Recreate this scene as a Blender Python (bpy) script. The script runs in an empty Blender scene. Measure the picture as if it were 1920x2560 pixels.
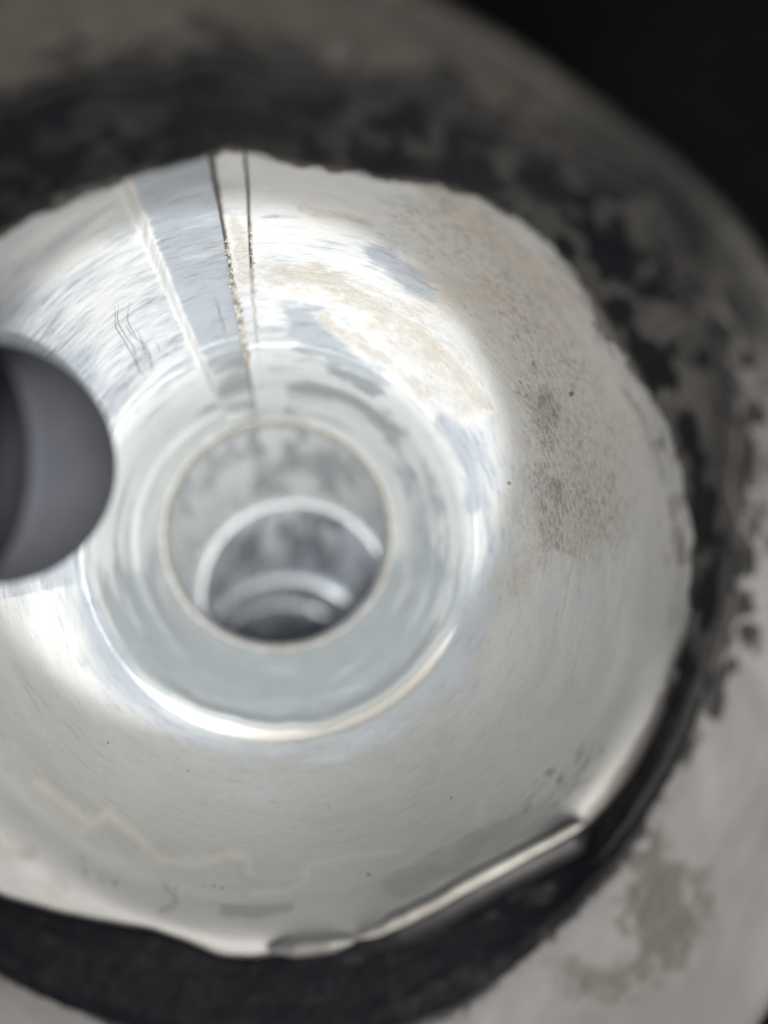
import bpy, math, random
import numpy as np
from mathutils import Vector, Matrix

random.seed(4)
sc = bpy.context.scene
sc.unit_settings.scale_length = 0.01            # one unit is a centimetre

# ------------------------------------------------------------------ camera
F = 1900.0                                      # focal length, in the layout's units (frame 1659 x 2212)
CAMZ = 6.6
cam = bpy.data.cameras.new('camera')
cam.sensor_fit = 'VERTICAL'; cam.sensor_height = 24.0; cam.lens = 24.0 * F / 2212.0
cam.clip_start = 0.02; cam.clip_end = 500
cam.dof.use_dof = True
cam.dof.focus_distance = 8.05
cam.dof.aperture_fstop = cam.lens * 1e-3 / 0.39
camo = bpy.data.objects.new('camera', cam); sc.collection.objects.link(camo)
camo.location = (0, 0, CAMZ)
sc.camera = camo

# ------------------------------------------------------------------ light
world = bpy.data.worlds.new('World'); sc.world = world
world.use_nodes = True
bg = world.node_tree.nodes['Background']
bg.inputs[0].default_value = (0.80, 0.86, 1.0, 1); bg.inputs[1].default_value = 0.13

def aim(o, target):
    d = Vector(target) - o.location
    o.rotation_euler = d.to_track_quat('-Z', 'Y').to_euler()

ld = bpy.data.lights.new('phone_torch', 'SPOT')
ld.energy = 3800; ld.color = (0.91, 0.955, 1.0)
ld.spot_size = math.radians(34.9); ld.spot_blend = 0.17; ld.shadow_soft_size = 0.12
lo = bpy.data.objects.new('phone_torch', ld); sc.collection.objects.link(lo)
lo.location = (0.45, -0.6, 6.5); aim(lo, (-1.345, 0.352, -2.0))

ad = bpy.data.lights.new('fill_light', 'AREA')  # unseen soft fill added to lift the lower wall and flange
ad.shape = 'DISK'; ad.size = 6; ad.energy = 930; ad.color = (1.0, 0.97, 0.92)
ao = bpy.data.objects.new('fill_light', ad); sc.collection.objects.link(ao)
ao.location = (2.8, -4.2, 9.0); aim(ao, (0.3, 0.6, -1.0))

sc.view_settings.view_transform = 'Standard'; sc.view_settings.look = 'None'
sc.view_settings.exposure = 0.14; sc.view_settings.gamma = 1.0
sc.view_settings.use_curve_mapping = False
sc.render.engine = 'CYCLES'
sc.cycles.max_bounces = 7; sc.cycles.diffuse_bounces = 5; sc.cycles.glossy_bounces = 4
sc.cycles.use_adaptive_sampling = True; sc.cycles.adaptive_threshold = 0.025
sc.cycles.sample_clamp_indirect = 4.0
sc.cycles.use_denoising = True

# ------------------------------------------------------------------ numpy noise
def _hash(ix, iy, iz, seed):
    h = (ix.astype(np.int64) * 374761393 + iy.astype(np.int64) * 668265263 + iz.astype(np.int64) * 2147483647 + seed * 974711) & 0xFFFFFFFF
    h = ((h ^ (h >> 13)) * 1274126177) & 0xFFFFFFFF
    h = ((h ^ (h >> 16)) * 2246822519) & 0xFFFFFFFF
    return ((h ^ (h >> 15)) & 0xFFFFFF) / float(0xFFFFFF)
def vnoise(x, y, z, seed=0):
    ix, iy, iz = np.floor(x), np.floor(y), np.floor(z)
    fx, fy, fz = x - ix, y - iy, z - iz
    fx, fy, fz = [t * t * (3 - 2 * t) for t in (fx, fy, fz)]
    o = 0
    for a in (0, 1):
        for b in (0, 1):
            for c in (0, 1):
                w = (fx if a else 1 - fx) * (fy if b else 1 - fy) * (fz if c else 1 - fz)
                o = o + w * _hash(ix + a, iy + b, iz + c, seed)
    return o
def fbm(x, y, z, seed=0, oct=4):
    s, a, n = 0, 0.5, 0
    for i in range(oct):
        s = s + a * vnoise(x * 2 ** i, y * 2 ** i, z * 2 ** i, seed + i * 17); n += a; a *= 0.5
    return s / n
def sstep(a, b, x):
    t = np.clip((x - a) / (b - a), 0, 1); return t * t * (3 - 2 * t)

# ------------------------------------------------------------------ layout helpers
def P(px, py, d):                               # layout point at depth d below the lens -> world
    return np.stack([(px - 829.5) / F * d, -(py - 1106.0) / F * d, CAMZ - d + 0 * px], -1)
CX, CY = 602.0, 1172.0                          # the bore's axis in the layout

def polar(pts):                                 # outline points -> r(theta), periodic
    a = np.array([math.atan2(y - CY, x - CX) for x, y in pts]); r = np.array([math.hypot(x - CX, y - CY) for x, y in pts])
    o = np.argsort(a); a, r = a[o], r[o]
    a = np.concatenate([a - 2 * math.pi, a, a + 2 * math.pi]); r = np.concatenate([r, r, r])
    return lambda t: np.interp((t + math.pi) % (2 * math.pi) - math.pi, a, r)
def smooth_per(r, n):
    k = np.hanning(2 * n + 1); k /= k.sum()
    return np.convolve(np.concatenate([r[-n:], r, r[:n]]), k, 'valid')

# theta samples: even, with a dense fan over the keyway at the top
D2 = math.pi / 180
th = np.concatenate([np.linspace(-math.pi, -116 * D2, 260, endpoint=False), np.linspace(-116 * D2, -93 * D2, 420, endpoint=False),
                     np.linspace(-93 * D2, math.pi, 860, endpoint=False)])
NT = len(th)
ct, st = np.cos(th), np.sin(th)
lean = (th / D2 + 90.0)                         # degrees from straight up, keyway lies at -23 .. -10

uth = np.linspace(-math.pi, math.pi, 720, endpoint=False)
def outline(pts, n): return lambda t: np.interp(t, np.append(uth, math.pi), np.append(*(lambda q: (q, q[:1]))(smooth_per(polar(pts)(uth), n))))

mouth_pts = [(0,505),(60,470),(125,445),(200,420),(275,392),(360,365),(435,348),(480,322),(520,322),(575,340),(690,362),(820,390),(950,400),(1045,430),
             (1140,490),(1215,560),(1280,640),(1335,735),(1404,850),(1455,950),(1482,1080),(1497,1220),(1485,1380),(1440,1530),(1360,1680),(1268,1792),
             (1020,1925),(780,2030),(640,2050),(560,2066),(480,2066),(425,2040),(330,2004),(200,1985),(100,1962),(0,1932),(-130,1830),(-230,1600),(-270,1300),(-275,1100),(-220,850),(-110,640)]
band_pts = [(600,140),(250,150),(0,215),(-250,420),(-400,800),(-440,1200),(-380,1600),(-220,1930),(0,2105),(300,2225),(700,2262),(950,2185),(1150,2052),(1300,1900),
            (1400,1740),(1475,1610),(1535,1480),(1565,1330),(1590,1150),(1592,960),(1570,780),(1500,600),(1400,440),(1250,330),(1050,240),(850,170)]
outer_pts = [(870,-40),(1060,60),(1250,190),(1420,310),(1570,440),(1690,620),(1790,850),(1850,1150),(1850,1500),(1780,1850),(1670,2170),(1450,2430),(1000,2600),(500,2620),(0,2500),
             (-350,2200),(-600,1800),(-700,1200),(-620,700),(-400,250),(-100,-80),(200,-240),(500,-230),(700,-130)]
r_mouth = outline(mouth_pts, 6)(th)
r_mouth = r_mouth + 7 * (fbm(ct * 9, st * 9, 0 * th, 3, 4) - .5) * (1 + 1.2 * (st < .3))
r_band = outline(band_pts, 10)(th) + (26 + 50 * (st < .2)) * (fbm(ct * 7, st * 7, 0 * th + 5, 8, 5) - .5)
r_outer = outline(outer_pts, 16)(th)
d_mouth = 6.46 + 0.28 * st + 0.05 * ct
d_band = 5.78 + 0.78 * st + 0.05 * ct
d_outer = 5.35 + 1.05 * st + 0.05 * ct

def pchip(xk, Y, x):                            # monotone cubic through rows of Y (k, n)
    h = np.diff(xk); dl = np.diff(Y, axis=0) / h[:, None]
    m = np.zeros_like(Y); m[0] = dl[0]; m[-1] = dl[-1]
    w1 = (2 * h[1:] + h[:-1])[:, None]; w2 = (h[1:] + 2 * h[:-1])[:, None]
    with np.errstate(divide='ignore', invalid='ignore'):
        hm = (w1 + w2) / (w1 / dl[:-1] + w2 / dl[1:])
    m[1:-1] = np.where(dl[:-1] * dl[1:] > 0, hm, 0)
    i = np.clip(np.searchsorted(xk, x, side='right') - 1, 0, len(h) - 1)
    t = ((x - xk[i]) / h[i])[:, None]; H = h[i][:, None]
    return ((1 + 2 * t) * (1 - t) ** 2 * Y[i] + t * (1 - t) ** 2 * H * m[i] + t * t * (3 - 2 * t) * Y[i + 1] + t * t * (t - 1) * H * m[i + 1])

def loft(keys, n, jag=None):
    """keys: list of (cx, cy, r(theta) or number, d) -> grids X(layout), Y(layout), D of shape (n, NT)"""
    K = len(keys)
    R = np.array([k[2] + 0 * th for k in keys]); D = np.array([k[3] + 0 * th for k in keys])
    cx = np.array([k[0] + 0 * th for k in keys]); cy = np.array([k[1] + 0 * th for k in keys])
    xk = np.concatenate([[0], np.cumsum(np.maximum(np.abs(np.diff(R.mean(1))) + 60 * np.abs(np.diff(D.mean(1))), 2))])
    x = np.linspace(0, xk[-1], n)
    R, D, cx, cy = pchip(xk, R, x), pchip(xk, D, x), pchip(xk, cx, x), pchip(xk, cy, x)
    return cx + R * ct, cy + R * st, D

def grid_mesh(name, W, closed=True, cap=False):
    n, m = W.shape[:2]
    idx = np.arange(n * m).reshape(n, m)
    nx = np.roll(idx, -1, 1) if closed else idx[:, 1:]
    a = idx if closed else idx[:, :-1]
    q = np.stack([a[:-1], a[1:], nx[1:], nx[:-1]], -1).reshape(-1, 4)
    me = bpy.data.meshes.new(name)
    me.vertices.add(n * m); me.vertices.foreach_set('co', np.ascontiguousarray(W.reshape(-1), dtype=np.float32))
    me.loops.add(q.size); me.loops.foreach_set('vertex_index', q.reshape(-1).astype(np.int32))
    me.polygons.add(len(q)); me.polygons.foreach_set('loop_start', np.arange(0, q.size, 4, dtype=np.int32))
    me.polygons.foreach_set('loop_total', np.full(len(q), 4, np.int32))
    me.update(calc_edges=True)
    me.polygons.foreach_set('use_smooth', np.ones(len(q), bool))
    return me
def set_vec(me, name, V):
    a = me.attributes.new(name, 'FLOAT_VECTOR', 'POINT'); a.data.foreach_set('vector', np.ascontiguousarray(V.reshape(-1), dtype=np.float32))
def set_col(me, name, V):
    a = me.attributes.new(name, 'FLOAT_COLOR', 'POINT'); a.data.foreach_set('color', np.ascontiguousarray(V.reshape(-1), dtype=np.float32))
def brush_attr(me, W, ang):                     # (around, around, along the profile) in cm; no seam
    seg = np.linalg.norm(np.diff(W, axis=0), axis=2).mean(1); v = np.concatenate([[0], np.cumsum(seg)])
    rr = 2.5
    V = np.stack([np.cos(ang) * rr + 0 * W[..., 0], np.sin(ang) * rr + 0 * W[..., 0], v[:, None] + 0 * W[..., 0]], -1)
    set_vec(me, 'brush', V)

# ------------------------------------------------------------------ stain drawing on a grid (layout coordinates of the surface)
def seg_dist(X, Y, pts):
    best = np.full(X.shape, 1e9)
    for (x0, y0), (x1, y1) in zip(pts[:-1], pts[1:]):
        dx, dy = x1 - x0, y1 - y0; L = dx * dx + dy * dy + 1e-9
        t = np.clip(((X - x0) * dx + (Y - y0) * dy) / L, 0, 1)
        best = np.minimum(best, np.hypot(X - x0 - t * dx, Y - y0 - t * dy))
    return best
def smear(X, Y, pts, hw, soft, warp=None, k=0.0):
    if len(pts) == 1: pts = [pts[0], pts[0]]
    d = seg_dist(X, Y, pts)
    if warp is not None: d = d + k * (warp - .5) * 2
    return 1 - sstep(hw - soft, hw + soft, d)

# ------------------------------------------------------------------ materials
def new_mat(name):
    m = bpy.data.materials.new(name); m.use_nodes = True
    nt = m.node_tree; nt.nodes.clear()
    o = nt.nodes.new('ShaderNodeOutputMaterial'); b = nt.nodes.new('ShaderNodeBsdfPrincipled')
    nt.links.new(b.outputs[0], o.inputs[0]); return m, nt, b
class N:
    def __init__(s, nt): s.nt = nt
    def n(s, t, **kw):
        x = s.nt.nodes.new(t)
        for k, v in kw.items(): setattr(x, k, v)
        return x
    def put(s, sock, v):
        if isinstance(v, bpy.types.NodeSocket): s.nt.links.new(v, sock)
        else: sock.default_value = v
    def attr(s, name): return s.n('ShaderNodeAttribute', attribute_name=name)
    def math(s, op, a, b=0.0, clamp=False):
        x = s.n('ShaderNodeMath', operation=op, use_clamp=clamp); s.put(x.inputs[0], a); s.put(x.inputs[1], b); return x.outputs[0]
    def map(s, vec, scale):
        x = s.n('ShaderNodeVectorMath', operation='MULTIPLY'); s.put(x.inputs[0], vec); x.inputs[1].default_value = scale; return x.outputs[0]
    def noise(s, vec, scale=1.0, detail=4, rough=.55, dist=0.0):
        x = s.n('ShaderNodeTexNoise'); s.put(x.inputs['Vector'], vec); x.inputs['Scale'].default_value = scale
        x.inputs['Detail'].default_value = detail; x.inputs['Roughness'].default_value = rough; x.inputs['Distortion'].default_value = dist
        return x.outputs['Fac']
    def ramp(s, v, a, b, lo=0.0, hi=1.0):
        x = s.n('ShaderNodeMapRange', interpolation_type='SMOOTHSTEP'); s.put(x.inputs[0], v)
        x.inputs[1].default_value = a; x.inputs[2].default_value = b; x.inputs[3].default_value = lo; x.inputs[4].default_value = hi; return x.outputs[0]
    def mix(s, f, a, b):
        x = s.n('ShaderNodeMix', data_type='RGBA'); s.put(x.inputs[0], f); s.put(x.inputs[6], a); s.put(x.inputs[7], b); return x.outputs[2]
    def lerp(s, f, a, b):
        x = s.n('ShaderNodeMix', data_type='FLOAT'); s.put(x.inputs[0], f); s.put(x.inputs[2], a); s.put(x.inputs[3], b); return x.outputs[0]
    def bump(s, h, strength, dist, normal=None):
        x = s.n('ShaderNodeBump'); s.put(x.inputs['Height'], h); x.inputs['Strength'].default_value = strength; x.inputs['Distance'].default_value = dist
        if normal is not None: s.put(x.inputs['Normal'], normal)
        return x.outputs[0]

def metal_mat(name, alu=(.645, .68, .725, 1), oxide=(.77, .76, .73, 1), grain=1.0, metal=(.2, .6), rough=(.62, .34), bumpk=1.0, smearc=(.46, .425, .395, 1), grimec=((.085, .07, .057, 1), (.20, .17, .14, 1))):
    """machined aluminium; point colours: stain.r tan dust, .g dark grime and painted shade, .b bare shiny metal, .a cream film and painted glint; stain_shade2.r grey-brown smear and painted shade, .g freckle zone"""
    m, nt, b = new_mat(name); q = N(nt)
    br = q.attr('brush').outputs['Vector']
    s1 = q.attr('stain_shade'); s2 = q.attr('stain_shade2')
    sep = q.n('ShaderNodeSeparateColor'); q.put(sep.inputs[0], s1.outputs['Color']); cream = s1.outputs['Alpha']
    sep2 = q.n('ShaderNodeSeparateColor'); q.put(sep2.inputs[0], s2.outputs['Color'])
    turn = q.noise(q.map(br, (3.0, 3.0, 20)), 1, 4, .72)         # tool marks running round the bore
    fine = q.noise(q.map(br, (8, 8, 42)), 1, 3, .7)
    grit = q.noise(q.map(br, (30, 30, 36)), 1, 2, .7)
    wear = q.noise(q.map(br, (6, 6, 9)), 1, 5, .7)
    cloud = q.noise(q.map(br, (.9, .9, 2.0)), 1, 4, .55, .6)
    shiny = q.math('ADD', sep.outputs[2], q.math('MULTIPLY', q.math('SUBTRACT', turn, .5), .9))
    shiny = q.ramp(shiny, .2, .8)
    col = q.mix(shiny, oxide, alu)
    col = q.mix(q.ramp(cloud, .35, .7), col, q.mix(.35, col, (.55, .55, .54, 1)))
    mk = q.math('MULTIPLY', q.ramp(turn, .52, .70), q.lerp(shiny, .25 * grain, .75 * grain))     # darker tool marks
    col = q.mix(mk, col, q.mix(.55, col, (.22, .23, .26, 1)))
    col = q.mix(q.math('MULTIPLY', q.ramp(wear, .5, .78), .30), col, q.mix(.5, col, (.36, .34, .31, 1)))
    mk2 = q.math('MULTIPLY', q.ramp(fine, .55, .75), .35 * grain)
    col = q.mix(mk2, col, q.mix(.5, col, (.25, .24, .24, 1)))
    tw = q.math('ADD', q.math('MULTIPLY', q.math('SUBTRACT', fine, .5), 1.1), q.math('MULTIPLY', q.math('SUBTRACT', grit, .5), 1.5))
    tan = q.ramp(q.math('ADD', sep.outputs[0], tw), .15, 1.10)
    tan = q.math('MULTIPLY', tan, q.ramp(sep.outputs[0], 0.02, .2))
    col = q.mix(tan, col, q.mix(q.ramp(grit, .3, .7), (.31, .265, .215, 1), (.57, .515, .44, 1)))
    smear_ = q.math('MULTIPLY', q.ramp(q.math('ADD', sep2.outputs[0], q.math('MULTIPLY', q.math('SUBTRACT', fine, .5), .6)), .2, .8), q.ramp(sep2.outputs[0], .02, .2))
    col = q.mix(q.math('MULTIPLY', sep2.outputs[2], .75), col, q.mix(grit, (.50, .45, .39, 1), (.68, .63, .56, 1)))
    col = q.mix(smear_, col, smearc)
    col = q.mix(cream, col, (.89, .85, .765, 1))
    frk = q.math('MULTIPLY', q.ramp(q.math('ADD', q.noise(q.map(br, (14, 14, 32)), 1, 4, .78), q.math('MULTIPLY', sep2.outputs[1], .30)), .66, 1.0), q.ramp(sep2.outputs[1], .0, .25))
    col = q.mix(q.math('MULTIPLY', frk, .85), col, (.17, .15, .13, 1))
    grime = q.math('MULTIPLY', q.ramp(q.math('ADD', sep.outputs[1], q.math('MULTIPLY', q.math('SUBTRACT', grit, .5), .7)), .25, .75), q.ramp(sep.outputs[1], .02, .15))
    col = q.mix(grime, col, q.mix(grit, *grimec))
    q.put(b.inputs['Base Color'], col)
    dull = q.math('MAXIMUM', q.math('MAXIMUM', tan, grime), q.math('MAXIMUM', smear_, frk))
    dull = q.math('MAXIMUM', dull, q.math('MULTIPLY', cream, .8))
    q.put(b.inputs['Metallic'], q.lerp(dull, q.lerp(shiny, metal[0], metal[1]), .0))
    q.put(b.inputs['Roughness'], q.lerp(dull, q.math('ADD', q.lerp(shiny, rough[0], rough[1]), q.math('MULTIPLY', q.math('SUBTRACT', fine, .5), .25)), .85))
    b.inputs['Specular IOR Level'].default_value = .35
    h = q.math('ADD', q.math('MULTIPLY', turn, .28), q.math('ADD', q.math('MULTIPLY', fine, .5 * grain), q.math('MULTIPLY', grit, .36 * grain)))
    h = q.math('ADD', h, q.math('MULTIPLY', q.math('ADD', sep.outputs[0], sep.outputs[1]), q.math('MULTIPLY', grit, .9)))
    q.put(b.inputs['Normal'], q.bump(h, .55 * bumpk, .02))
    return m

def flat_mat(name, ca, cb, rough=.6, scale=3.0, bump=.2, dist=.02, metallic=0.0, spec=.4):
    m, nt, b = new_mat(name); q = N(nt)
    tc = q.n('ShaderNodeTexCoord').outputs['Object']
    n1 = q.noise(tc, scale, 6, .6); n2 = q.noise(tc, scale * 9, 3, .6)
    q.put(b.inputs['Base Color'], q.mix(q.ramp(n1, .32, .68), ca, cb))
    q.put(b.inputs['Roughness'], q.math('ADD', rough - .1, q.math('MULTIPLY', n2, .2)))
    b.inputs['Metallic'].default_value = metallic; b.inputs['Specular IOR Level'].default_value = spec
    q.put(b.inputs['Normal'], q.bump(q.math('ADD', n1, q.math('MULTIPLY', n2, .4)), bump, dist))
    return m

M_wall = metal_mat('machined_aluminium')
M_floor = metal_mat('smooth_aluminium', alu=(.62, .65, .655, 1), oxide=(.75, .765, .745, 1), grain=.8, metal=(.2, .55), rough=(.55, .34), bumpk=.7)
M_pass = metal_mat('passage_aluminium', alu=(.80, .83, .88, 1), oxide=(.82, .845, .88, 1), grain=1.3, metal=(.15, .75), rough=(.40, .18), bumpk=.8)
M_lip = flat_mat('worn_bright_edge', (.50, .49, .46, 1), (.36, .335, .30, 1), .5, 9, .25, .01, .2)

M_ring = flat_mat('bright_passage_edge', (.90, .90, .89, 1), (.82, .82, .80, 1), .28, 6, .1, .01, .6)

# ------------------------------------------------------------------ object helpers
def obj(name, me, mat, parent=None):
    o = bpy.data.objects.new(name, me); sc.collection.objects.link(o)
    if mat: me.materials.append(mat)
    if parent: o.parent = parent
    return o
def tag(o, label=None, cat=None, group=None, kind=None):
    for k, v in (('label', label), ('category', cat), ('group', group), ('kind', kind)):
        if v: o[k] = v
    return o

housing = bpy.data.objects.new('metal_housing', None); sc.collection.objects.link(housing)
tag(housing, 'silvery machined metal housing with a tapered round bore leading down to a smaller hole', 'housing')

# ------------------------------------------------------------------ the bowl-shaped bore wall
lw_ = sstep(16, 45, th / D2) * (1 - sstep(112, 146, th / D2))
ledge = 2 + 13 * lw_ * (.8 + 1.6 * (fbm(ct * 4, st * 4, 0 * th, 15, 3) - .3))  # bottom ledge added to catch light as a bright crescent
bowl_keys = [(CX, CY, r_mouth + 6, d_mouth - .03), (CX, CY, r_mouth, d_mouth + .02), (CX, CY, .55 * r_mouth + .45 * 862, .6 * d_mouth + .4 * 6.68),
             (CX, CY, 780, 7.10), (CX, CY, 680, 7.70), (CX, CY, 600, 8.20), (CX, CY, 566, 8.405), (CX, CY, 520, 8.635), (CX, CY, 472, 8.868), (CX, CY, 440, 9.03), (CX, CY, 430, 9.08), (CX, CY, 426 - ledge, 9.10), (CX, CY, 420 - ledge, 9.135)]
BX, BY, BD = loft(bowl_keys, 340)
floor_keys = [(CX, CY, 420 - ledge, 9.135), (CX, CY, 408 - ledge, 9.21), (CX, CY - 1, 378, 9.46), (CX, CY - 5, 340, 9.90), (CX - 1, CY - 12, 290, 10.55), (CX - 2, CY - 16, 262, 10.92), (CX - 2, CY - 17, 252, 11.04)]
FX, FY, FD = loft(floor_keys, 120)

def keyway(W, X, Y, D):
    """cut the shallow slot and the thin split line: push the wall outwards, away from the bore axis"""
    r = np.hypot(X - CX, Y - CY)
    wob = .8 * (fbm(r / 34, 0 * r, 0 * r, 21, 4) - .5)
    wobl = .7 * (fbm(r / 26, 0 * r + 9, 0 * r, 22, 4) - .5)
    a = lean[None, :] + 0 * r
    slot = sstep(-24.3 + wobl, -22.2 + wobl, a) * (1 - sstep(-10.5 + wob * .8, -9.75 + wob * .8, a))
    split = np.exp(-((a + 5.0 + 1.3 * (1 - sstep(420, 800, r)) + wob * .25) / .26) ** 2)
    fade = sstep(256, 290, r)
    depth = fade * (.115 * slot + .06 * split * sstep(300, 600, r))
    ax = np.stack([(X - CX), -(Y - CY), 0 * X], -1); ax /= np.linalg.norm(ax, axis=-1, keepdims=True)
    deg = (np.arctan2(Y - CY, X - CX) / D2) % 360
    ridge = np.exp(-((r - 300 - 10 * np.cos((deg - 185) * D2)) / 7) ** 2) * sstep(120, 160, deg) * (1 - sstep(225, 262, deg))
    depth = depth - .05 * ridge
    return W + depth[..., None] * ax, slot * fade, split * fade

def stains(X, Y, D, slot, split):
    r = np.hypot(X - CX, Y - CY)
    c, s = ct[None, :], st[None, :]
    w1 = fbm(c * 14 + 0 * X, s * 14 + 0 * X, r / 16, 31, 4)            # streaky along the circumference
    w2 = fbm(X / 34, Y / 34, 0 * X, 32, 5)
    w3 = fbm(c * 5 + 0 * X, s * 5 + 0 * X, r / 30, 33, 4)
    w4 = fbm(X / 9, Y / 9, 0 * X, 34, 3)
    S = lambda pts, hw, soft, k=0, w=None: smear(X, Y, pts, hw, soft, w1 if w is None else w, k)
    tan = np.maximum.reduce([
        .78 * S([(590,592),(650,596),(720,615),(800,655),(890,705),(970,780),(1030,870)], 30, 30, 40),
        .60 * S([(820,690),(930,780),(1010,880)], 34, 24, 30),
        .70 * S([(700,692),(770,742),(850,795),(920,850)], 15, 12, 22),
        .62 * S([(650,452),(720,464),(800,484)], 9, 9, 14),
        .75 * S([(505,480),(520,520),(528,600)], 18, 12, 10) * (lean[None, :] > -9.8),
        .72 * S([(940,415),(1060,490),(1150,580),(1215,650)], 40, 34, 36),
        .62 * S([(980,640),(1100,640),(1190,740)], 60, 50, 40),
        .50 * S([(1100,720),(1190,860),(1230,1000),(1220,1150)], 80, 60, 50),
        .45 * S([(1130,1080),(1170,1180),(1110,1260)], 46, 26, 40)])
    dark = np.maximum.reduce([
        .95 * np.exp(-((lean[None, :] + 9.9 + .0 * X) / (.40 + .42 * sstep(520, 820, r))) ** 2) * sstep(500, 560, r) * (0.7 + .6 * (w2 - .5)),
        .80 * np.exp(-((lean[None, :] + 10.0 + .0 * X) / .45) ** 2) * sstep(262, 290, r),
        .85 * split * sstep(560, 600, r), .45 * split * sstep(270, 300, r),
        .30 * S([(1470,1170),(1480,1300),(1440,1480)], 8, 10, 14),
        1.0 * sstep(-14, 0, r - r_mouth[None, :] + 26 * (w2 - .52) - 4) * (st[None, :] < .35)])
    spill = fbm(c * 11 + 0 * X, s * 11 + 0 * X, r / 22, 39, 4)
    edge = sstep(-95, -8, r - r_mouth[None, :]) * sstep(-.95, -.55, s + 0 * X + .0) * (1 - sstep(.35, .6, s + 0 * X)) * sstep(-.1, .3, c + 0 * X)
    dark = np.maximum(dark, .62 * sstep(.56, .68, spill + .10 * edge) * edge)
    tiny = [(232,1607,6),(850,1640,4),(975,1722,4),(858,1698,4),(405,1665,3),(380,1710,3),(710,1745,3),(800,1692,5),(1100,1045,7),(1235,850,9),(1090,1240,4),(262,1505,4),(380,1920,7),
            (440,1914,6),(462,1913,5),(480,1919,6),(415,1942,6),(250,1908,8),(795,1890,5)]
    for x, y, k in tiny: dark = np.maximum(dark, .7 * smear(X, Y, [(x, y)], k * .55, 3, w4, 5))
    smr = np.maximum.reduce([
        .40 * S([(118,1900),(128,1915)], 34, 26, 14, w2), .5 * S([(-10,1830),(60,1850)], 26, 22, 20, w2),
        .50 * S([(178,1850),(186,1890)], 7, 6, 6), .45 * S([(214,1885),(220,1905)], 7, 6, 5),
        .55 * S([(355,1912),(378,1935),(382,1950),(350,1968)], 8, 6, 6),
        .52 * S([(488,1964),(560,1968),(622,1962)], 15, 5, 8),
        .42 * S([(860,1915),(1000,1842),(1120,1790),(1195,1755)], 30, 6, 22), .25 * S([(860,1945),(1000,1890),(1150,1820),(1230,1770)], 40, 14, 16),
        .9 * S([(1280,1775),(1315,1740),(1370,1670),(1440,1520)], 26, 12, 22),
        .55 * S([(1440,1500),(1470,1380)], 12, 10, 14), .35 * S([(1260,600),(1380,800),(1440,1000)], 40, 40, 50)])
    strk = fbm(c * 26 + 0 * X, s * 26 + 0 * X, r / 6, 36, 3)
    smr = np.maximum(smr, .9 * sstep(.56, .66, strk) * S([(1150,1725),(1200,1690),(1270,1640)], 42, 26))
    smr = np.maximum(smr, .8 * sstep(.55, .66, fbm(c * 20 + 0 * X, s * 20 + 0 * X, r / 10, 37, 3)) * S([(1230,560),(1340,760),(1440,960),(1470,1200)], 46, 36))
    cream = np.maximum.reduce([
        1.0 * (lw_[None, :] + 0 * X) * np.exp(-((r - 415) / 16) ** 2) * sstep(.3, .55, w3 + .12),  # golden glint on the ledge, painted as a cream crescent
        .8 * S([(80,1690),(150,1745),(195,1782),(232,1758),(290,1800),(350,1858),(420,1868),(500,1845),(535,1855),(542,1885)], 9, 13, 9, w2),
        .55 * S([(180,1790),(190,1762)], 12, 12, 10, w2), .6 * S([(545,1930),(620,1925),(660,1900),(668,1868),(760,1850),(860,1838)], 6, 10, 7, w2),
        .55 * S([(1030,1770),(1045,1730),(1060,1700)], 9, 10, 12, w2)])
    shin = .30 + .9 * (w3 - .5) + .35 * (1 - sstep(380, 620, r)) + .35 * np.clip(-c - .1 + 0 * X, 0, 1) * (s < .2) 
    lower = sstep(.1, .5, s + 0 * X)
    shin = shin - .22 * lower * sstep(420, 520, r)
    bare = S([(640,690),(700,740),(790,820)], 30, 24, 40) + S([(640,860),(760,850),(850,930)], 22, 20, 34) + S([(960,930),(1010,1000),(1025,1090)], 22, 18, 30) + .8 * S([(905,1010),(935,1110),(925,1230)], 26, 22, 34) + S([(820,560),(940,640)], 24, 20, 20)
    bev = np.exp(-((lean[None, :] + 23.2 + 0 * X) / 1.1) ** 2)  # the bevel's lit edge, painted as paler metal
    w5 = fbm(c * 2.2 + 0 * X, s * 2.2 + 0 * X, r / 13, 38, 5)
    inner = .16 + 1.7 * (w5 - .5) + .76 * sstep(-.15, .55, s + 0 * X)  # barer metal toward the bottom puts the floor's dim shading into its tone
    k = sstep(380, 520, r) ; shin = inner * (1 - k) + shin * k
    shin = shin + .45 * slot - .9 * bev
    shin = np.clip(shin + .55 * bare - tan * .5, 0, 1)
    dust = np.maximum.reduce([.75 * S([(1000,560),(1180,720),(1260,900),(1290,1080)], 110, 80, 50), .6 * S([(1330,800),(1420,1050),(1430,1300)], 70, 60, 40), .35 * S([(900,470),(1100,560)], 50, 40, 30),
        .22 * S([(0,1480),(120,1640),(300,1800),(600,1900),(900,1860),(1200,1660)], 150, 110, 60, w2)])
    smr = np.maximum(smr, np.maximum(.6 * S([(1175,840),(1195,900)], 24, 26, 30, w2), .5 * S([(1185,990),(1200,1080)], 20, 22, 26, w2)))
    frk = np.maximum.reduce([1.0 * S([(1155,790),(1185,900),(1190,1000),(1205,1120)], 50, 60, 60, w2), .9 * S([(1160,1060),(1180,1160),(1230,1190)], 26, 26, 30),
                             .8 * S([(920,440),(1080,560),(1180,760),(1260,950),(1290,1120)], 110, 100, 60, w2), .35 * S([(860,740),(960,850),(1060,1000)], 60, 40, 30)])
    return np.stack([tan, np.clip(dark, 0, 1), shin, cream], -1), np.stack([smr, frk, dust, 1 + 0 * X], -1)

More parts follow.
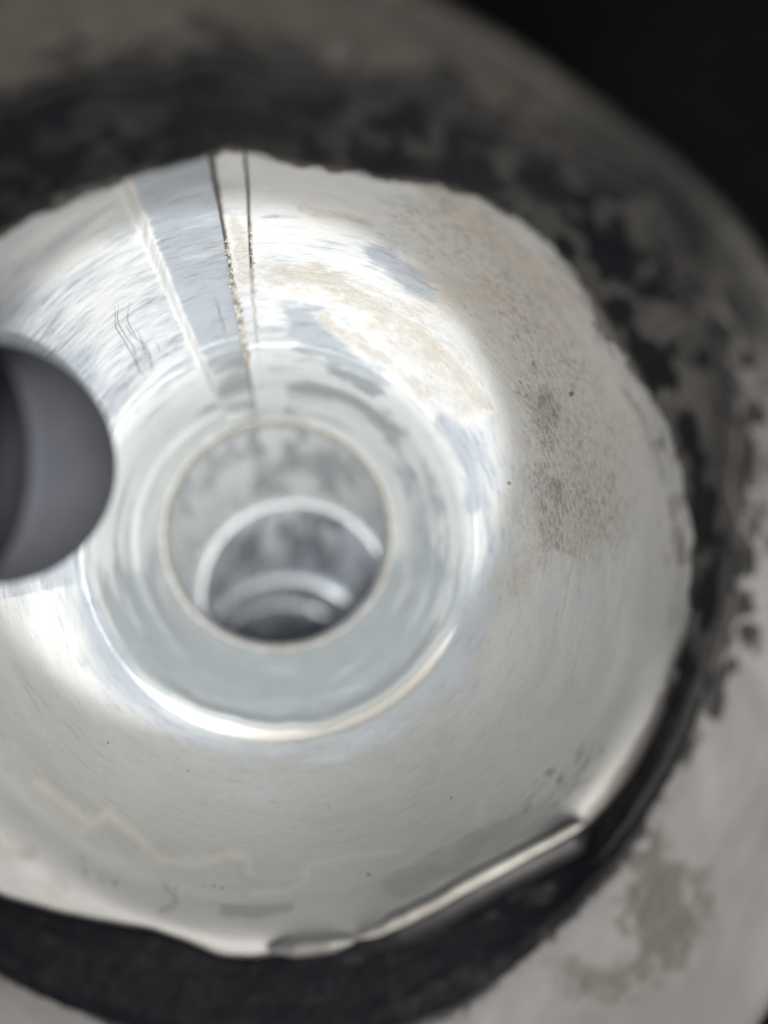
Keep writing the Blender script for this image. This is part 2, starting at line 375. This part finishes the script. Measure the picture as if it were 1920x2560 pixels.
def bore_part(name, X, Y, D, mat):
    W = P(X, Y, D); W, slot, split = keyway(W, X, Y, D)
    if name == 'bore_wall':                     # faint chatter of the tool
        c, s = ct[None, :] + 0 * X, st[None, :] + 0 * X
        nz = (fbm(c * 5, s * 5, D * 6, 41, 3) - .5) * .006
        W[..., 0] += nz * c; W[..., 1] -= nz * s
    me = grid_mesh(name, W); brush_attr(me, W, th[None, :])
    a, b = stains(X, Y, D, slot, split); set_col(me, 'stain_shade', a); set_col(me, 'stain_shade2', b)
    return obj(name, me, mat, housing)
bore_wall = bore_part('bore_wall', BX, BY, BD, M_wall)
bore_floor = bore_part('bore_floor', FX, FY, FD, M_floor)

# ------------------------------------------------------------------ hole lip, passage and its rings
def plain_loft(name, keys, n, mat, parent, step=4, shin=.5, dark=None):
    X, Y, D = loft(keys, n); X, Y, D = X[:, ::step], Y[:, ::step], D[:, ::step]
    W = P(X, Y, D); me = grid_mesh(name, W); brush_attr(me, W, th[None, ::step])
    a = np.zeros(X.shape + (4,)); b = np.zeros(X.shape + (4,)); a[..., 2] = shin; b[..., 3] = 1
    if dark is not None: dark(X, Y, D, a, b)
    set_col(me, 'stain_shade', a); set_col(me, 'stain_shade2', b)
    return obj(name, me, mat, parent)

def lip_stain(X, Y, D, a, b): a[..., 0] = .3 * fbm(X / 20, Y / 20, 0 * X, 51)
HX, HY = 600.0, 1155.0
ragged = 3.0 * (fbm(ct * 12, st * 12, 0 * th, 61, 3) - .5) + 1.5 * np.abs(np.sin(th * 60)) * (st < -.2)
plain_loft('hole_lip', [(CX - 2, CY - 17, 253, 11.03), (HX, HY, 252 + ragged * .3, 10.99), (HX, HY, 246 + ragged * .6, 11.00), (HX, HY, 240 + ragged, 11.07), (HX, HY + 1, 236 + ragged * .5, 11.12), (HX, HY + 2, 233.5, 11.20)], 24, M_lip, housing, 2)
def glint(X, Y, D, a, b):
    n = fbm(np.cos(np.arctan2(Y - Y.mean(1, keepdims=True), X - X.mean(1, keepdims=True))) * 5, np.sin(np.arctan2(Y - Y.mean(1, keepdims=True), X - X.mean(1, keepdims=True))) * 5, D * 2.2, 55, 4)
    a[..., 2] = np.clip(.45 + 2.0 * (n - .5), 0, 1)
    a[..., 1] = .20 * sstep(.60, .74, fbm(X / 22, Y / 22, D, 56, 4))
def wall_dirt_shade(X, Y, D, a, b):
    glint(X, Y, D, a, b)
    a[..., 1] = np.maximum.reduce([a[..., 1], .75 * smear(X, Y, [(565, 1040)], 9, 9, fbm(X / 9, Y / 9, 0 * X, 5), 8), .5 * smear(X, Y, [(545,1108),(600,1098),(640,1096)], 10, 9)])  # dark speck, then painted shading along the top of the ring
    a[..., 1] = np.maximum(a[..., 1], .3 * smear(X, Y, [(395,1010),(375,1080)], 14, 14, fbm(X / 12, Y / 12, 0 * X, 6), 12))
M_wallp = metal_mat('passage_mouth_aluminium', alu=(.70, .725, .73, 1), oxide=(.76, .775, .76, 1), grain=1.1, metal=(.2, .6), rough=(.5, .25), bumpk=.8)
passage = plain_loft('passage_wall', [(HX, HY + 2, 233.5, 11.20), (604, 1172, 229, 11.50), (620, 1228, 218, 12.40), (637, 1290, 207, 13.30)], 90, M_wallp, housing, 3, .25, wall_dirt_shade)
def ring(cx, cy, r, d, w, name='passage_ring'):
    f = r / (1900 / d)                          # not scaled: widths are layout units at that depth
    return plain_loft(name, [(cx, cy, r + 2, d - .03), (cx, cy, r - w * .3, d - .05), (cx, cy, r - w * .8, d - .03), (cx, cy, r - w, d + .03), (cx, cy, r - w * .9, d + .09), (cx, cy + 3, r - w * .2, d + .13), (cx, cy + 4, r + 3, d + .14)], 22, M_ring, housing, 4)
ring(637, 1292, 207, 13.30, 11)
lower1 = plain_loft('lower_passage_wall', [(637, 1297, 209, 13.42), (632, 1340, 206, 14.00), (624, 1412, 200, 15.00), (620, 1446, 197, 15.50)], 50, M_pass, housing, 4, .7, glint)
ring(620, 1448, 199, 15.50, 16)
lower2 = plain_loft('lower_passage_wall', [(620, 1456, 198, 15.60), (616, 1476, 196, 15.90), (612, 1494, 193, 16.20)], 24, M_pass, housing, 4, .7, glint)
ring(612, 1497, 194, 16.25, 14)
lower3 = plain_loft('lower_passage_wall', [(612, 1504, 193, 16.35), (608, 1560, 186, 17.40), (604, 1600, 180, 18.30), (604, 1604, 120, 18.40), (604, 1604, 1, 18.40)], 60, M_pass, housing, 4, .7, glint)

# ------------------------------------------------------------------ flange face with stains and painted shade, outer side
def flange():
    keys = [(CX, CY, r_band - 30, d_band + .03), (CX, CY, r_band, d_band), (CX, CY, .5 * r_band + .5 * r_outer, .5 * d_band + .5 * d_outer), (CX, CY, r_outer - 26, d_outer), (CX, CY, r_outer - 6, d_outer + .06),
            (CX, CY, r_outer, d_outer + .2), (CX, CY, r_outer * .96, d_outer + .9), (CX, CY, r_outer * .80, d_outer + 2.6)]
    X, Y, D = loft(keys, 130); X, Y, D = X[:, ::2], Y[:, ::2], D[:, ::2]
    W = P(X, Y, D)
    W[..., 2] += .03 * (fbm(X / 90, Y / 90, 0 * X, 71, 4) - .5)
    me = grid_mesh('flange_face', W); brush_attr(me, W, th[None, ::2])
    w = .5 * fbm(X / 60, Y / 60, 0 * X, 72, 5) + .5 * fbm(ct[None, ::2] * 8 + 0 * X, st[None, ::2] * 8 + 0 * X, np.hypot(X - CX, Y - CY) / 40, 74, 4); w2 = fbm(X / 24, Y / 24, 0 * X, 73, 4)
    a = np.zeros(X.shape + (4,)); b = np.zeros(X.shape + (4,)); b[..., 3] = 1
    rr = np.hypot(X - CX, Y - CY); rb = r_band[None, ::2]; s = st[None, ::2]
    a[..., 2] = .12
    a[..., 1] = np.maximum.reduce([.85 * (1 - sstep(-10, 40, rr - rb + (90 + 260 * (1 - sstep(.0, .5, s))) * (w - .5) + 20 * (w2 - .5))),
        .85 * sstep(.50, .58, w) * (1 - sstep(20, 170, rr - rb)) * (1 - sstep(.2, .5, s)),
        .8 * smear(X, Y, [(960,165),(985,190)], 42, 30, w, 20), .75 * smear(X, Y, [(330,105)], 24, 22, w, 20), .8 * smear(X, Y, [(740,160),(830,190)], 16, 16, w, 20),
        .75 * smear(X, Y, [(1550,1450),(1545,1540)], 22, 9, w, 10), .7 * smear(X, Y, [(1605,1090)], 20, 12, w, 10), .6 * smear(X, Y, [(1570,1280)], 12, 10, w, 10),
        .55 * smear(X, Y, [(1400,600),(1560,850),(1600,1000)], 40, 30, w2, 70), .5 * smear(X, Y, [(1420,480),(1560,640)], 30, 26, w, 60)])
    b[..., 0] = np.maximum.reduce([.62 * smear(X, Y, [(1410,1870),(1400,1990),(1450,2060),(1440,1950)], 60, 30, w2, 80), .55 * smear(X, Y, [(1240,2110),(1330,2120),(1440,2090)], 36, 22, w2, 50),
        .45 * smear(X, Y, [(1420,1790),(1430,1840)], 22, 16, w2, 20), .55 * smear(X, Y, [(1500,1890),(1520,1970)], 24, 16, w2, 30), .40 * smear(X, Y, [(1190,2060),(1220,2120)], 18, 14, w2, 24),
        .9 * (1 - sstep(-.8, .15, s + .5 * (w - .5))) * (.8 + .6 * (w2 - .5))])  # last term: the phone's shade over the top, painted in the smear colour
    a[..., 1] = np.maximum.reduce([a[..., 1], .40 * (1 - sstep(-.9, -.2, s + .9 * (w - .5))), .62 * (1 - sstep(-.75, .05, s + .6 * (w - .5))) * sstep(.25, .7, ct)[None, ::2]])  # top and upper right darkened as painted shade
    a[..., 0] = .35 * smear(X, Y, [(1640,700),(1655,900)], 40, 40, w, 40)
    set_col(me, 'stain_shade', a); set_col(me, 'stain_shade2', b)
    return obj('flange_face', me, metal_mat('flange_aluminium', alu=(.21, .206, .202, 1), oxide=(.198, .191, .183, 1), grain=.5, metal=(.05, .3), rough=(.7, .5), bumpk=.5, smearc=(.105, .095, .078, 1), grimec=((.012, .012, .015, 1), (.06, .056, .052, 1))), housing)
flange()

# ------------------------------------------------------------------ the blackened gasket round the mouth
def gasket():
    m, nt, b = new_mat('blackened_gasket'); q = N(nt)
    br = q.attr('brush').outputs['Vector']; sep = q.n('ShaderNodeSeparateColor'); q.put(sep.inputs[0], q.attr('stain_shade').outputs['Color'])
    n1 = q.noise(q.map(br, (3.2, 3.2, 6)), 1, 5, .62, .4); n2 = q.noise(q.map(br, (24, 24, 30)), 1, 3, .6)
    ash = q.ramp(q.math('ADD', sep.outputs[0], q.math('ADD', q.math('MULTIPLY', q.math('SUBTRACT', n1, .5), .8), q.math('MULTIPLY', q.math('SUBTRACT', n2, .5), .35))), .28, .95)
    col = q.mix(ash, q.mix(n1, (.003, .004, .008, 1), (.013, .013, .015, 1)), q.mix(sep.outputs[1], q.mix(n2, (.035, .034, .032, 1), (.075, .072, .066, 1)), q.mix(n2, (.13, .12, .11, 1), (.22, .205, .19, 1))))
    q.put(b.inputs['Base Color'], col); q.put(b.inputs['Roughness'], q.lerp(ash, .6, .85)); b.inputs['Specular IOR Level'].default_value = .12
    q.put(b.inputs['Normal'], q.bump(q.math('ADD', n1, q.math('MULTIPLY', n2, .2)), .15, .03))
    keys = [(CX, CY, r_mouth + 2, d_mouth - .015), (CX, CY, r_mouth + 5, d_mouth - .05), (CX, CY, .8 * r_mouth + .2 * r_band, .8 * d_mouth + .2 * d_band - .06),
            (CX, CY, .4 * r_mouth + .6 * r_band, .4 * d_mouth + .6 * d_band - .06), (CX, CY, .1 * r_mouth + .9 * r_band, .1 * d_mouth + .9 * d_band - .05), (CX, CY, r_band, d_band - .02), (CX, CY, r_band + 4, d_band + .03)]
    X, Y, D = loft(keys, 70)
    W = P(X, Y, D); rough = sstep(.5, .1, st)[None, :] if False else (1 - sstep(.1, .6, st))[None, :]
    edge = np.linspace(0, 1, 70)[:, None]; edge = sstep(0, .12, edge) * (1 - sstep(.9, 1, edge))
    W[..., 2] += edge * (.012 + .03 * rough) * (fbm(X / 40, Y / 40, 0 * X, 81, 3) - .5) * 2
    me = grid_mesh('gasket', W); brush_attr(me, W, th[None, :])
    w = fbm(X / 45, Y / 45, 0 * X, 82, 5)
    a = np.zeros(X.shape + (4,))
    a[..., 0] = .06 + .30 * (1 - rough) * sstep(.42, .66, w) + .80 * rough * sstep(.38, .60, .5 * w + .5 * fbm(ct[None, :] * 9 + 0 * X, st[None, :] * 9 + 0 * X, np.hypot(X - CX, Y - CY) / 34, 83, 5)) * (0.62 + .65 * sstep(-.2, .7, ct)[None, :]) + .25 * smear(X, Y, [(330,310),(230,230)], 30, 40, w, 60)
    a[..., 0] = np.maximum(a[..., 0], .75 * smear(X, Y, [(120,430),(300,385),(440,345)], 12, 14, w, 20))
    a[..., 0] = np.maximum(a[..., 0], .55 * smear(X, Y, [(1500,1480),(1440,1620),(1380,1740)], 10, 12, w, 14))
    a[..., 0] = np.maximum(a[..., 0], .40 * smear(X, Y, [(1330,1830),(1280,1880)], 22, 20, w, 24))
    a[..., 0] = np.maximum(a[..., 0], .30 * smear(X, Y, [(640,2150),(700,2190)], 30, 28, w, 30))
    a[..., 1] = np.clip(sstep(-.1, .95, ct)[None, :] * (.25 + .9 * sstep(-.7, .1, st)[None, :]) + .25 * (w - .5), 0, 1)
    a[..., 1] = np.maximum(a[..., 1], smear(X, Y, [(120,430),(300,385),(440,345)], 14, 14, w, 20))
    set_col(me, 'stain_shade', a)
    return tag(obj('gasket', me, m), 'blackened, crumbling gasket ring stuck around the mouth of the bore', 'gasket')
gasket_o = gasket()

# ------------------------------------------------------------------ bent lip at the lower right of the mouth
def sweep(name, path, prof, mat, parent, taper):
    """path (k,3) in layout coords; prof list of (offset across, rise) in cm, scaled by taper at each station"""
    pts = P(path[:, 0], path[:, 1], path[:, 2]); k = len(pts)
    T = np.gradient(pts, axis=0); T /= np.linalg.norm(T, axis=1)[:, None]
    up = np.array([0, 0, 1.0]); S = np.cross(T, up); S /= np.linalg.norm(S, axis=1)[:, None]; U = np.cross(S, T)
    W = np.stack([pts + taper[:, None] * (o * S + h * U) for o, h in prof])
    return obj(name, grid_mesh(name, W, closed=False), mat, parent)
M_burr = flat_mat('burnished_edge', (.035, .035, .038, 1), (.055, .052, .05, 1), .45, 4, .1, .01, .5)
t = np.linspace(0, 1, 60)
path = np.stack([770 + 505 * t, 2040 - 250 * t + 10 * np.sin(t * math.pi) + 10 * (fbm(t * 5, 0 * t, 0 * t, 96, 3) - .5) + 14 * np.sin(t * 2 * math.pi) * (1 - t), 6.60 - .06 * np.sin(t * math.pi)], -1)
aa = np.linspace(-.15, math.pi * .9, 14)
prof = [(-.13 * math.cos(x), .10 * math.sin(x)) for x in aa]
tp = np.clip(np.minimum(t / .18, (1 - t) / .07), 0.05, 1) ** .6
lip = sweep('bent_lip', path, prof, M_burr, housing, tp)
lip['label'] = 'bent shiny lip at the lower right edge of the bore mouth'
sweep('lip_glint', path + np.array([-7, -14, -.055]), [(-.036 * math.cos(x), .032 * math.sin(x)) for x in aa], flat_mat('painted_edge_glint', (.66, .63, .58, 1), (.42, .39, .36, 1), .5, 9, .1, .01, .3), lip, tp * (.9 + .5 * fbm(t * 5, 0 * t, 0 * t, 95, 2)))  # bright strip added as the highlight along the mouth's rounded edge
path2 = np.stack([575 + 200 * t, 2052 - 22 * t + 2 * np.sin(t * 3), 6.66 + 0 * t], -1)
sweep('bent_lip', path2, [(-.07 * math.cos(x), .06 * math.sin(x)) for x in aa], flat_mat('dull_edge', (.22, .215, .21, 1), (.30, .29, .28, 1), .5, 4, .1, .01, .4), housing, np.clip(np.minimum(t, 1 - t) / .3, .05, 1) ** .7)

# ------------------------------------------------------------------ hairline scratches on the wall
rkey = np.hypot(BX - CX, BY - CY).mean(1); dkey = BD.mean(1)
def wall_d(x, y): return float(np.interp(-math.hypot(x - CX, y - CY), -rkey, dkey))
M_scr = flat_mat('dark_scratch', (.15, .15, .155, 1), (.26, .26, .27, 1), .6, 5)
def scratch(pts, rad=.0042):
    pts = np.array(pts, float); n = len(pts); tt = np.linspace(0, n - 1, n * 8)
    q = pchip(np.arange(n, dtype=float), pts, tt); jit = (fbm(tt * 2.1, 0 * tt + pts[0, 0], 0 * tt, 91, 3) - .5) * 5
    q[:, 0] += jit
    d = np.array([wall_d(x, y) for x, y in q])
    Wp = P(q[:, 0], q[:, 1], d - .012)
    # hold the fibre on the actual (slot-cut) wall
    T = np.gradient(Wp, axis=0); T /= np.linalg.norm(T, axis=1)[:, None]
    A = np.cross(T, [0, 0, 1.0]); A /= np.linalg.norm(A, axis=1)[:, None]; B = np.cross(A, T)
    tp = np.clip(np.minimum(tt, tt[-1] - tt) / 1.0, .25, 1)[:, None] * rad
    W = np.stack([Wp + tp * (math.cos(x) * A + math.sin(x) * B) for x in np.linspace(0, 2 * math.pi, 6, endpoint=False)])
    W = np.swapaxes(W, 0, 1)
    obj('scratch_line', grid_mesh('scratch_line', W), M_scr, bore_wall)
Z = lambda L: [(x * .5, y * .5 + 302) for x, y in L]
for L in ([(562,700),(554,770),(580,840),(620,890),(650,950),(660,1000)], [(495,720),(500,800),(540,870),(570,930),(600,990),(630,1030)], [(512,715),(506,770),(545,850),(578,895),(600,960)],
          [(600,850),(636,900),(652,965),(655,1005)], [(560,880),(590,950),(602,1012)], [(662,866),(688,896),(684,922)], [(575,800),(612,862),(625,925),(648,975)], [(540,790),(560,830),(590,870)]):
    scratch(Z(L))
for L in ([(925,680),(945,740),(965,800),(980,880)], [(921,765),(926,835)], [(940,690),(955,760),(972,830)]):
    scratch(Z(L), .003)

# ------------------------------------------------------------------ loose dirt: crumbs along the slot edge, caked carbon on the gasket
def crumbs(name, spots, mat, label, cat):
    V, Fc = [], []
    base = np.array([(1,0,0),(-1,0,0),(0,1,0),(0,-1,0),(0,0,1),(0,0,-1)], float)
    tri = [(0,2,4),(2,1,4),(1,3,4),(3,0,4),(2,0,5),(1,2,5),(3,1,5),(0,3,5)]
    rng = np.random.default_rng(11)
    for (x, y, z, s) in spots:
        k = len(V); rot = Matrix.Rotation(rng.uniform(0, 6.28), 3, Vector(rng.normal(size=3)).normalized())
        for b_ in base: V.append(tuple(np.array((x, y, z)) + np.array(rot @ Vector(b_ * s * rng.uniform(.55, 1.25, 3)))))
        Fc += [(a + k, b_ + k, c + k) for a, b_, c in tri]
    me = bpy.data.meshes.new(name); me.from_pydata(V, [], Fc); me.update()
    return tag(obj(name, me, mat), label, cat, None, 'stuff')
rng = np.random.default_rng(5)
sp = []
for i in range(520):
    u = rng.uniform(0, 1) ** .8
    y = 505 + 270 * u; a = (-9.8 + rng.normal(0, .38) + .9 * max(0, u - .5) * rng.uniform(0, 1.6)) * D2
    r = CY - y; x, y = CX + r * math.sin(a), CY - r * math.cos(a)
    w = P(np.array(x), np.array(y), wall_d(x, y) + 0.0)
    sp.append((w[0], w[1] - .012, w[2] + .012, rng.uniform(.005, .012) + .014 * (u > .35) * rng.uniform(0, 1) ** 3))
for i in range(180):
    u = rng.uniform(0, 1); y = 480 + 260 * u; a = (-5.0 - .9 * u + rng.normal(0, .22)) * D2
    r = CY - y; x, y = CX + r * math.sin(a), CY - r * math.cos(a); w = P(np.array(x), np.array(y), wall_d(x, y))
    sp.append((w[0], w[1] - .01, w[2] + .01, rng.uniform(.004, .011)))
crumbs('dirt_crumbs', sp, flat_mat('dry_dirt', (.24, .20, .16, 1), (.60, .56, .50, 1), .9, 14, .3), 'brown dirt crumbs caught along the edge of the slot in the bore wall', 'dirt')

sp = []
for i in range(700):
    tt = rng.uniform(-math.pi, .9); j = int(np.argmin(np.abs(th - tt))); u = rng.uniform(0, 1.05)
    r = r_mouth[j] * (1 - u) + r_band[j] * u; d = d_mouth[j] * (1 - u) + d_band[j] * u
    w = P(np.array(CX + r * math.cos(tt)), np.array(CY + r * math.sin(tt)), d - .05)
    sp.append((w[0], w[1], w[2], rng.uniform(.006, .022)))
crumbs('carbon_flakes', sp, flat_mat('black_carbon', (.008, .008, .010, 1), (.05, .046, .042, 1), .8, 6, .3), 'black carbon flakes caked on the gasket around the bore mouth', 'carbon')

# ------------------------------------------------------------------ the dark probe reaching in from the left
def lathe(name, prof, mat, parent, org, axis, seg=96):
    axis = Vector(axis).normalized(); s = axis.orthogonal().normalized(); u = axis.cross(s)
    W = np.array([[tuple(Vector(org) + axis * h + (s * math.cos(a) + u * math.sin(a)) * r) for a in np.linspace(0, 2 * math.pi, seg, endpoint=False)] for h, r in prof])
    return obj(name, grid_mesh(name, W), mat, parent)
po = P(np.array(-12.0), np.array(1003.0), 6.15)
probe = bpy.data.objects.new('inspection_probe', None); sc.collection.objects.link(probe)
tag(probe, 'dark grey round-tipped cylindrical probe reaching into the bore at the left edge', 'probe')
AX = (-.60, .0, .80)
def fil(pts, n=6):
    pts = np.array(pts, float); return [tuple(x) for x in pchip(np.arange(len(pts), dtype=float), pts, np.linspace(0, len(pts) - 1, (len(pts) - 1) * n + 1))]
M_head = flat_mat('dark_grey_plastic', (.036, .036, .041, 1), (.044, .044, .048, 1), .7, 1.5, .06, .01, 0, .2)
M_shaft = flat_mat('black_rubber', (.007, .007, .009, 1), (.011, .011, .013, 1), .75, 2, .1, .01, 0, .15)
org = tuple(po)
cap = [(-.80 * math.cos(x), .01 + .83 * math.sin(x)) for x in np.linspace(0, math.pi / 2, 40)]
lathe('probe_tip', cap + [(.05, .842), (.12, .842), (.19, .838), (.215, .825), (.22, .79)], M_head, probe, org, AX)
lathe('probe_collar', [(.19, .70), (.20, .795), (.22, .806), (.40, .806), (.42, .795), (.43, .77)], M_shaft, probe, org, AX)
lathe('probe_shaft', [(.40, .76), (.44, .785), (1.0, .785), (4.0, .77), (6.0, .76), (6.04, .72), (6.05, .01)], M_shaft, probe, org, AX)

# ------------------------------------------------------------------ dark sheet added for the unlit void behind the housing
bgm = bpy.data.meshes.new('dark_background')
k = np.array([(CX, CY, r_outer * .9, 8.9)], dtype=object)
X, Y, D = loft([(CX, CY, r_outer * .72, 8.6 + 0 * th), (CX, CY, 3000, 9.2), (CX, CY, 9000, 9.4)], 20)
me = grid_mesh('dark_background', P(X[:, ::8], Y[:, ::8], D[:, ::8]))
tag(obj('dark_background', me, flat_mat('dark_void', (.006, .006, .007, 1), (.011, .010, .010, 1), .9, .4, .1, .05, 0, .1)), None, None, None, 'structure')
